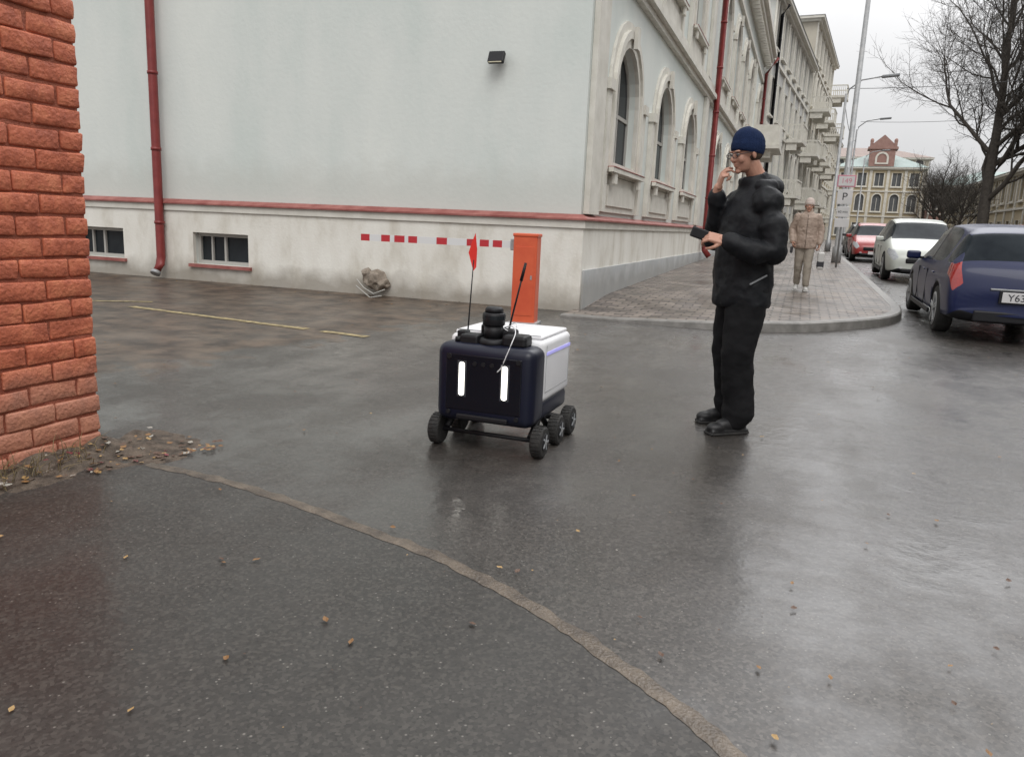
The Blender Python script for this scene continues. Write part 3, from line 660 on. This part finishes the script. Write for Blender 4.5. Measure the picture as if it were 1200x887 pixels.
mk('lidar_tower',bm,M_black,e)
bm=bmesh.new();tube(bm,[(0,y,.735),(0,y,.755)],[.0635,.0635],seg=32,cap=False);mk('lidar_band',bm,M_glass,e,smooth=True)
bm=bmesh.new();tube(bm,[(.05,-.16,.66),(.12,-.12,1.04)],[.006,.005],seg=8);tube(bm,[(.10,-.128,.94),(.12,-.12,1.04)],[.010,.008],seg=8);tube(bm,[(-.19,-.18,.60),(-.175,-.16,1.04)],[.005,.003],seg=8);mk('antenna',bm,M_black,e)
bm=bmesh.new();v=[bm.verts.new(q) for q in [(-.175,-.16,.98),(-.205,-.165,1.08),(-.19,-.162,1.13),(-.168,-.16,1.19),(-.158,-.155,1.1),(-.162,-.15,1.0)]];f=bm.faces.new(v);o=mk('flag',bm,mat('flag_red',(.75,.03,.02),rough=.6),e);q=o.modifiers.new('s','SOLIDIFY');q.thickness=.004
bm=bmesh.new();cp=dense([(.03,-.20),(.10,-.24),(.15,-.32),(.155,-.385),(.135,-.408),(.11,-.405),(.085,-.402)],5);zz=dense([(.68,0),(.70,0),(.68,0),(.63,0),(.56,0),(.50,0),(.47,0)],5)
tube(bm,[(a[0],a[1],b[0]) for a,b in zip(cp,zz)],[.0028]*len(cp),seg=8);cp=[(.05+.06*cos(2*pi*i/20),-.20+.05*sin(2*pi*i/20),.69+.02*sin(4*pi*i/20)) for i in range(19)];tube(bm,cp,[.0028]*19,seg=8);mk('white_cable',bm,M_white,e)
bm=bmesh.new();bh=bmesh.new();wz=.088
for sx_ in (-1,1):
    for y in (-.29,.01,.26):
        x=sx_*.305
        pts=[(x-.033,y,wz),(x-.026,y,wz),(x+.026,y,wz),(x+.033,y,wz)];tube(bm,pts,[.075,.085,.085,.075],seg=30)
        for k in range(24):
            a=2*pi*k/24;box(bm,(x,y+.0855*cos(a),wz+.0855*sin(a)),(.05,.010,.005),0,Matrix.Rotation(a-pi/2,3,'X'))
        tube(bh,[(x+sx_*.032,y,wz),(x+sx_*.036,y,wz)],[.052,.048],0,20);tube(bh,[(x+sx_*.036,y,wz),(x+sx_*.042,y,wz)],[.014,.012],1,16)
        for k in range(5):
            a=2*pi*k/5;box(bh,(x+sx_*.038,y+.028*cos(a),wz+.028*sin(a)),(.005,.03,.009),2,Matrix.Rotation(a,3,'X'))
    tube(bh,[(sx_*.25,-.29,.10),(sx_*.25,-.12,.2),(sx_*.25,.01,.10)],[.018]*3,0,10);tube(bh,[(sx_*.25,-.12,.2),(sx_*.25,.26,.10)],[.018]*2,0,10)
for y in (-.29,.01,.26): tube(bh,[(-.3,y,wz),(.3,y,wz)],[.012]*2,0,10)
mk('wheels',bm,M_rub,e);mk('suspension',bh,[M_black,M_metal,M_tgrey],e)
# ------------------------------------------------------------------ cars
def paintmat(name,c,ct=.5,sp=None): return mat(name,c,tuple(x*1.12 for x in c),scale=2,rough=.4,coat=ct,spec=sp)
ST=[
(0,.34,.60,.53,.84,.70),(.010,.27,.74,.68,.93,.78),(.022,.24,.92,.86,.96,.84),(.040,.23,1.02,.95,.97,.82),(.075,.22,1.20,.96,.98,.75),(.115,.22,1.36,.955,.985,.71),(.16,.21,1.43,.95,.99,.69),(.175,.21,1.44,.95,.99,.69),(.28,.2,1.47,.935,1,.70),(.405,.2,1.475,.92,1,.70),(.425,.2,1.473,.92,1,.70),(.56,.2,1.42,.91,1,.69),(.585,.2,1.385,.905,1,.69),(.70,.2,1.10,.895,.995,.76),(.745,.2,.99,.885,.99,.82),(.80,.2,.95,.86,.98,.84),(.88,.2,.88,.80,.965,.83),(.94,.2,.79,.72,.93,.80),(.975,.21,.70,.63,.87,.74),(.993,.24,.60,.54,.78,.66),(1,.30,.50,.44,.70,.6)]
M_tail=mat('tail_lamp',(.26,.010,.010),(.34,.02,.015),scale=30,rough=.12,coat=1);M_clear=mat('lamp_clear',(.5,.5,.52),rough=.1);M_headl=mat('headlamp',(.36,.38,.41),(.55,.56,.58),scale=20,rough=.08,coat=1)
def wheel(bm,x,y,z,r,sx_,w=.2):
    tube(bm,[(x-w/2,y,z),(x-w/2+.025,y,z),(x+w/2-.025,y,z),(x+w/2,y,z)],[r*.93,r,r,r*.93],0,36)
    xo=x+sx_*w/2
    tube(bm,[(xo-sx_*.01,y,z),(xo+sx_*.006,y,z)],[r*.68,r*.66],2,28)
    for k in range(5):
        a=2*pi*k/5+.3
        for dd in (-.13,.13): box(bm,(xo+sx_*.012,y+r*.36*cos(a+dd),z+r*.36*sin(a+dd)),(.02,r*.6,.028),1,Matrix.Rotation(a+dd*.6,3,'X'),.004)
    tube(bm,[(xo-sx_*.005,y,z),(xo+sx_*.025,y,z)],[r*.16,r*.13],1,16)
    for k in range(28):
        a=2*pi*k/28;a2=2*pi*(k+1)/28
        v=[bm.verts.new((xo+sx_*o,y+rr*cos(b),z+rr*sin(b))) for (rr,o,b) in ((r*.72,.006,a),(r*.72,.006,a2),(r*.62,.018,a2),(r*.62,.018,a))]
        f=bm.faces.new(v);f.material_index=1
def car(name,n,s,rz,Lc,Wc,Hc,pm,plate='',wr=.315):
    e=empty(name,(n,s,g(s)+.012),rz);kz=Hc/1.475
    e.rotation_euler=(radians(1.0)*(1 if abs(rz)<1 else -1),0,rz)
    bm=bmesh.new();rings=[];hw=Wc/2
    for t,zb,zt,zl,w_,wt in ST:
        y=-Lc/2+t*Lc;zt*=kz;zl*=kz
        green=zt-zl>.15
        half=[(0,zb),(hw*w_*.8,zb),(hw*w_*.965,zb+.07),(hw*w_,zb+(zl-zb)*.42),(hw*w_*.992,zl-.20*(zl-zb)),(hw*w_*(.95 if green else .93),zl),(hw*wt,zt-(.055 if green else .035)),(hw*wt*.8,zt-.012),(0,zt)]
        ring=[(x,z) for x,z in half]+[(-x,z) for x,z in half[-2:0:-1]]
        rings.append([bm.verts.new((x,y-(.06*(1-abs(x)/hw) if t<.03 else 0),z)) for x,z in ring])
    nr=len(rings[0]);cl=bm.edges.layers.float.new('crease_edge')
    for i in range(len(rings)-1):
        a,b=rings[i],rings[i+1];tm=(ST[i][0]+ST[i+1][0])/2
        for k in range(nr):
            f=bm.faces.new((a[k],a[(k+1)%nr],b[(k+1)%nr],b[k]));kk=k if k<8 else nr-1-k;f.smooth=True
            mi=0
            if kk in (0,1): mi=2
            if kk==5 and .075<tm<.70 and not(.16<=tm<=.175) and not(.405<tm<.425): mi=1
            if kk==5 and (.405<tm<.425): mi=2
            if kk in (6,7) and (.04<tm<.115 or .585<tm<.745): mi=1
            if kk==4 and .008<tm<.075: mi=3
            if kk==5 and .008<tm<.036: mi=3
            if kk==4 and .90<tm<.99: mi=4
            if kk==5 and .955<tm<.99: mi=4
            f.material_index=mi
    for rr in (rings[0],rings[-1]): f=bm.faces.new(rr);f.smooth=True
    for ed in bm.edges:
        if len({f.material_index for f in ed.link_faces})>1: ed[cl]=.6
    o=mk('body',bm,[pm,M_glassB,M_black,M_tail,M_headl],e,smooth=True)
    ssf=o.modifiers.new('s','SUBSURF');ssf.levels=2;ssf.render_levels=2
    ya,yb=-Lc/2+.19*Lc,-Lc/2+.80*Lc
    cm=bmesh.new()
    for y in (ya,yb):
        for sx_ in (-1,1): tube(cm,[(sx_*(hw-.26),y,wr),(sx_*(hw+.2),y,wr)],[wr+.055]*2,0,40)
    cut=mk('cut',cm,M_black,e)
    bo=o.modifiers.new('b','BOOLEAN');bo.operation='DIFFERENCE';bo.object=cut;bo.solver='EXACT'
    try: bo.material_mode='TRANSFER'
    except Exception: pass
    bpy.context.view_layer.update();dg=bpy.context.evaluated_depsgraph_get()
    nm=bpy.data.meshes.new_from_object(o.evaluated_get(dg));o.modifiers.clear();o.data=nm
    bpy.data.objects.remove(cut)
    bm=bmesh.new()
    for y in (ya,yb):
        for sx_ in (-1,1): wheel(bm,sx_*(hw-.12),y,wr,wr,sx_)
    mk('wheels',bm,[M_rub,M_metal,M_black],e)
    bm=bmesh.new()
    for sx_ in (-1,1):
        ell(bm,(sx_*hw*.60,Lc/2-.05,.36),(.09,.05,.045),1)
        box(bm,(sx_*(hw+.07),-Lc/2+.655*Lc,.955*kz),(.20,.11,.13),2,None,.04,4);box(bm,(sx_*(hw-.06),-Lc/2+.66*Lc,.915*kz),(.22,.06,.04),3,None,.01)
        for yy in (.30,.50): box(bm,(sx_*(hw*.985),-Lc/2+yy*Lc,.78*kz),(.03,.17,.025),2,None,.008)
        for yy in (.415,.60): box(bm,(sx_*(hw*.99),-Lc/2+yy*Lc,.55*kz),(.012,.006,.5),3)
        box(bm,(sx_*(hw*.985),-Lc/2+.5*Lc,.24),(.03,.42*Lc,.07),3,None,.01)
    yr=-Lc/2-.055
    box(bm,(0,yr+.01,.58),(.54,.02,.125),4,None,.004);box(bm,(0,yr+.02,.58),(.60,.02,.155),3,None,.004);box(bm,(0,yr+.045,.67),(.8,.03,.02),5,None,.005)
    box(bm,(0,yr+.06,.33),(1.1,.08,.14),3,None,.02)
    box(bm,(0,Lc/2-.005,.50*kz),(.9,.05,.13),3,None,.03);box(bm,(0,Lc/2+.02,.36),(.54,.02,.115),4,None,.004);box(bm,(0,Lc/2-.01,.30),(1.1,.05,.1),3,None,.03)
    tube(bm,[(.55,yr,.26),(.55,-Lc/2+.15,.26)],[.04,.04],5,16)
    tube(bm,[(0,-Lc/2+.15,1.03*kz),(.36,-Lc/2+.21,1.11*kz)],[.01,.008],3,8)
    mk('fittings',bm,[M_tail,M_clear,pm,M_black,M_signw,M_metal],e,smooth=False)
    if plate: text('plate_text',plate,.12,(0,yr-.002,.575),(radians(90),0,0),M_dk,e,.001)
    return e
blue=paintmat('blue_paint',(.006,.011,.050),.22,.3);silver=paintmat('white_paint',(.46,.48,.44));redp=paintmat('red_paint',(.28,.015,.015));dkp=paintmat('dark_paint',(.03,.03,.034));
car('parked_car',5.68,2.28,0,4.45,1.76,1.47,blue,'Y637CC')
car('parked_car.001',5.95,12.9,pi,4.5,1.82,1.60,silver,wr=.34)
car('parked_car.002',5.7,24,pi,4.2,1.75,1.5,redp);car('parked_car.003',5.8,30,pi,4.4,1.75,1.48,dkp);car('parked_car.004',9.0,14.5,pi,4.3,1.78,1.55,redp);car('parked_car.005',6.3,38,pi,4.4,1.75,1.48,silver);car('parked_car.006',11.0,34,0,4.4,1.8,1.6,dkp)
car('parked_car.007',6.9,46,0,4.4,1.75,1.48,redp)
# ------------------------------------------------------------------ people
M_skin=mat('skin',(.40,.205,.145),(.48,.26,.185),scale=12,rough=.5)
M_jacket=mat('black_jacket',(.006,.0068,.0085),(.010,.011,.0135),scale=6,rough=.6,bump=.6,bscale=9,spec=.25,bdist=.02)
M_trou=mat('black_trousers',(.006,.006,.007),(.010,.010,.011),scale=5,rough=.85,bump=.5,bscale=8,spec=.2,bdist=.02)
M_shoe=mat('black_shoe',(.008,.008,.009),rough=.5);M_hatb=mat('navy_knit',(.008,.017,.05),(.012,.024,.068),scale=40,rough=.95,bump=.5,bscale=150,spec=.2)
M_hair=mat('brown_hair',(.05,.03,.02),(.09,.06,.04),scale=60,rough=.7)
M_eyew=mat('eye_white',(.42,.40,.38),rough=.3)
def head(e,pos,tilt,turn=0,skin=M_skin,hatm=M_hatb,glasses=True,hair=M_hair,sc=1,hatw=1):
    h=empty('head');h.parent=e;h.location=pos;h.rotation_euler=(0,tilt,turn);h.scale=(sc,)*3
    bm=bmesh.new();ell(bm,(-.012,0,.03),(.098,.077,.095));ell(bm,(.03,0,-.03),(.060,.058,.085));ell(bm,(.032,0,-.075),(.052,.046,.038));ell(bm,(.072,0,-.098),(.018,.022,.016))
    limb(bm,[(.082,0,.012),(.105,0,-.022)],[.009,.012]);
    for s_ in (-1,1):
        ell(bm,(.098,s_*.011,-.028),(.010,.008,.008));ell(bm,(.062,s_*.036,-.028),(.024,.022,.026));ell(bm,(.078,s_*.028,.024),(.014,.026,.008));ell(bm,(-.004,s_*.078,-.012),(.017,.008,.029),rot=Matrix.Rotation(s_*.25,3,'Z'))
    ell(bm,(.088,0,-.052),(.009,.018,.005));ell(bm,(.086,0,-.064),(.009,.016,.006))
    limb(bm,[(-.02,0,-.06),(-.045,0,-.13),(-.07,0,-.20)],[.056,.055,.062])
    blob('face',bm,skin,h,.0045,2)
    bm=bmesh.new()
    for s_ in (-1,1): ell(bm,(.079,s_*.031,.004),(.011,.014,.007),0);ell(bm,(.088,s_*.031,.003),(.004,.005,.005),1)
    mk('eyes',bm,[M_eyew,M_dk],h,smooth=True)
    bm=bmesh.new();ell(bm,(-.03,0,-.005),(.082,.0775,.065));
    for s_ in (-1,1): ell(bm,(.085,s_*.03,.021),(.006,.017,.004))
    mk('hair',bm,hair,h,smooth=True)
    bm=bmesh.new();sg=96;pr=[(-.022,.96),(-.018,1.0),(0,1.035),(.022,1.05),(.032,1.04),(.036,1.015),(.055,1.0),(.078,.93),(.098,.81),(.114,.64),(.125,.44),(.131,.22),(.133,.05)]
    Mh=Matrix.Translation((-.014,0,.018))@Matrix.Rotation(radians(-17),4,'Y');rg=[]
    for z,k in pr:
        row=[]
        for i in range(sg):
            a=2*pi*i/sg;rr=k*(1+.010*cos(a*32)) if k>.3 else k
            row.append(bm.verts.new(Mh@Vector((.103*rr*cos(a)*hatw,.087*rr*sin(a)*hatw,z*hatw+.006*cos(a)*(1 if k<1 else 0)))))
        rg.append(row)
    for a,b in zip(rg,rg[1:]):
        for i in range(sg): bm.faces.new((a[i],a[(i+1)%sg],b[(i+1)%sg],b[i]))
    bm.faces.new(rg[-1]);mk('beanie',bm,hatm,h,smooth=True)
    if glasses:
        bm=bmesh.new()
        for s_ in (-1,1):
            c=[(.101-.0022*cos(2*pi*i/20),s_*.033+.024*cos(2*pi*i/20),.002+.016*sin(2*pi*i/20)) for i in range(21)]
            tube(bm,c,[.0022]*21,seg=6,cap=False);tube(bm,[(.097,s_*.057,.006),(.04,s_*.080,.006),(-.005,s_*.084,.004)],[.002]*3,seg=6)
        tube(bm,[(.103,-.01,.004),(.103,.01,.004)],[.002]*2,seg=6);mk('glasses',bm,M_dk,h)
    return h
def hand(e,name,M,curl,thumb=1,skin=M_skin,sc=1,spread=.0):
    bm=bmesh.new();box(bm,(.045,0,0),(.082,.076,.024),0,bev=.011,seg=3);ell(bm,(.03,.024,-.008),(.03,.018,.014));limb(bm,[(-.04,0,0),(.01,0,0)],[.026,.027])
    for i,(ln,c) in enumerate(zip([.074,.082,.076,.06],curl)):
        y=.029-.0195*i;pts=[Vector((.072,y*.95,0)),Vector((.088,y,.001))];a=0
        for fr in (.45,.31,.24):
            a+=c;pts.append(pts[-1]+Vector((cos(a)*ln*fr,spread*(1.5-i)*ln*fr,-sin(a)*ln*fr)))
        limb(bm,pts,[.009,.0095,.0088,.008,.0068],seg=10)
    limb(bm,[(.018,.028,-.008),(.046,.054,-.018*thumb),(.070,.060,-.034*thumb),(.086,.054,-.046*thumb)],[.013,.0115,.0102,.008],seg=10)
    for v in bm.verts: v.co=M@(v.co*sc)
    return blob(name,bm,skin,e,.0032,2)
def frame(pos,xd,zd):
    x=Vector(xd).normalized();z=Vector(zd);z=(z-x*z.dot(x)).normalized();y=z.cross(x)
    return Matrix.Translation(pos)@Matrix((x,y,z)).transposed().to_4x4()
def shoe(e,name,x,y,ang,m,sole,z=0,sc=1,pitch=0):
    bm=bmesh.new();ell(bm,(.135,0,.045),(.07,.047,.036));ell(bm,(.06,0,.058),(.095,.044,.045));ell(bm,(-.03,0,.055),(.052,.042,.052));limb(bm,[(-.01,0,.08),(-.01,0,.13)],[.047,.045])
    box(bm,(.055,0,.022),(.28,.09,.03),0,bev=.012)
    o=blob(name,bm,m,e,.006,3);o.location=(x,y,z);o.rotation_euler=(0,pitch,ang);o.scale=(sc,)*3
    bm=bmesh.new();box(bm,(.057,0,.011),(.285,.094,.020),0,bev=.009);q=mk(name+'_sole',bm,sole,e);q.location=(x,y,z);q.rotation_euler=(0,pitch,ang);q.scale=(sc,)*3
mn,ms=W(1.41,4.88)
man=empty('standing_man',(mn,ms,0),radians(180+20+12))
bm=bmesh.new()
limb(bm,[(-.02,.095,.92),(.035,.115,.50),(-.005,.13,.20),(-.005,.13,.14),(.01,.13,.085)],[.125,.104,.094,.098,.082],seg=20)
limb(bm,[(-.04,-.095,.92),(-.02,-.11,.50),(-.075,-.12,.20),(-.075,-.12,.14),(-.065,-.12,.085)],[.125,.104,.094,.098,.082],seg=20)
ell(bm,(-.035,0,.93),(.14,.18,.14))
blob('trousers',bm,M_trou,man,.010,4,.024,.14,.010)
shoe(man,'shoe_l',.01,.135,.15,M_shoe,M_rub);shoe(man,'shoe_r',-.06,-.12,-.1,M_shoe,M_rub)
bm=bmesh.new()
torso(bm,[(-.02,0,.80,.160,.205),(-.02,0,.825,.172,.218),(-.015,0,.95,.170,.215),(-.01,0,1.08,.168,.208),(-.015,0,1.22,.170,.215),(-.02,0,1.34,.164,.222),(-.03,0,1.43,.142,.20),(-.035,0,1.50,.110,.14),(-.03,0,1.545,.092,.102),(-.01,0,1.605,.084,.088)])
ell(bm,(-.115,0,1.53),(.095,.135,.08),rot=Matrix.Rotation(-.4,3,'Y'));ell(bm,(-.05,.13,1.535),(.07,.05,.045));ell(bm,(-.05,-.13,1.535),(.07,.05,.045))
limb(bm,[(-.03,.175,1.43),(-.05,.25,1.30),(-.055,.265,1.15),(.06,.25,1.14),(.21,.20,1.20)],[.100,.088,.083,.074,.057],seg=18)
limb(bm,[(-.03,-.175,1.43),(.02,-.24,1.32),(.08,-.235,1.205),(.125,-.165,1.33),(.165,-.09,1.47)],[.098,.084,.078,.068,.054],seg=18)
blob('jacket',bm,M_jacket,man,.009,5,.026,.15,.012)
bm=bmesh.new();box(bm,(-.0,.222,.98),(.12,.010,.008),0,Matrix.Rotation(.5,3,'Y'));mk('pocket_zip',bm,M_tgrey,man)
head(man,(.045,.0,1.73),radians(15),radians(6),sc=.98)
hand(man,'hand_l',frame((.235,.19,1.205),(.93,-.25,.2),(-.1,.75,.65)),(.75,.8,.85,.9),1)
hand(man,'hand_r',frame((.178,-.065,1.515),(-.05,.42,.9),(.95,-.2,.15)),(.5,.65,1.1,1.2),1)
bm=bmesh.new();box(bm,(.345,.13,1.232),(.14,.03,.062),0,Matrix.Rotation(-.25,3,'Z')@Matrix.Rotation(-.3,3,'Y'),.008);mk('remote_control',bm,M_black,man)
wn,ws=3.09,4.72
wo=empty('walking_woman',(wn,ws,g(ws)+.122),radians(-90));
M_puff=mat('beige_puffer',(.30,.225,.18),(.37,.285,.23),scale=10,rough=.6,bump=.3,bscale=25);M_lt=mat('light_trousers',(.26,.225,.185),(.33,.29,.24),scale=6,rough=.8);M_wh=mat('white_shoe',(.50,.49,.47),rough=.5);M_cap=mat('pale_knit',(.46,.38,.34),(.54,.46,.42),scale=40,rough=.9,bump=.4,bscale=120)
bm=bmesh.new()
limb(bm,[(0,.08,.86),(.07,.08,.47),(.09,.085,.13)],[.102,.074,.062],seg=18);limb(bm,[(0,-.08,.86),(-.02,-.08,.47),(-.13,-.08,.15)],[.102,.074,.062],seg=18);ell(bm,(0,0,.87),(.12,.165,.12))
blob('trousers',bm,M_lt,wo,.011,4,.02,.1)
shoe(wo,'shoe_l',.09,.085,.1,M_wh,M_wh,sc=.85);shoe(wo,'shoe_r',-.14,-.08,-.1,M_wh,M_wh,z=.03,sc=.85,pitch=.25)
bm=bmesh.new();rg=[(0,0,.79,.13,.19),(0,0,.82,.142,.204),(0,0,.95,.14,.20),(0,0,1.1,.132,.188),(0,0,1.25,.134,.194),(0,0,1.36,.125,.18)]
rg+=[(-.01,0,1.42,.10,.15),(-.01,0,1.47,.075,.085),(0,0,1.52,.070,.074)]
torso(bm,rg)
limb(bm,[(-.01,.165,1.37),(-.03,.25,1.12),(.04,.25,.90)],[.08,.07,.052]);limb(bm,[(-.01,-.165,1.37),(-.05,-.26,1.13),(.10,-.23,.92)],[.08,.07,.052])
blob('puffer_jacket',bm,M_puff,wo,.009,3,.022,.09,.010)
bm=bmesh.new();tube(bm,[(.150,0,.82),(.142,0,1.1),(.142,0,1.25),(.115,0,1.42)],[.004]*4,seg=6);mk('zip',bm,M_hair,wo)
head(wo,(.01,0,1.575),radians(5),0,hatm=M_cap,glasses=False,hair=mat('fair_hair',(.30,.21,.12),(.4,.3,.18),scale=50,rough=.7),sc=.95,hatw=1.02)
hand(wo,'hand_l',frame((.05,.25,.87),(.15,0,-1),(0,1,0)),(.7,.8,.8,.8),1,sc=.9)
hand(wo,'hand_r',frame((.13,-.22,.90),(.6,.05,-.7),(0,-1,0)),(.7,.8,.8,.8),1,sc=.9)
bm=bmesh.new();box(bm,(.06,.30,.58),(.30,.12,.32),0,None,.03,3);box(bm,(.06,.30,.52),(.304,.124,.12),1,None,.02,3)
tube(bm,[(-.03,.30,.72),(.02,.26,.80),(.1,.26,.80),(.14,.30,.72)],[.008]*4,0,8);mk('shopping_bag',bm,[M_wh,M_dk],wo)
bm=bmesh.new();box(bm,(.19,-.23,.76),(.09,.05,.12),0,None,.015,3);mk('purse',bm,M_dk,wo)
print('DONE')
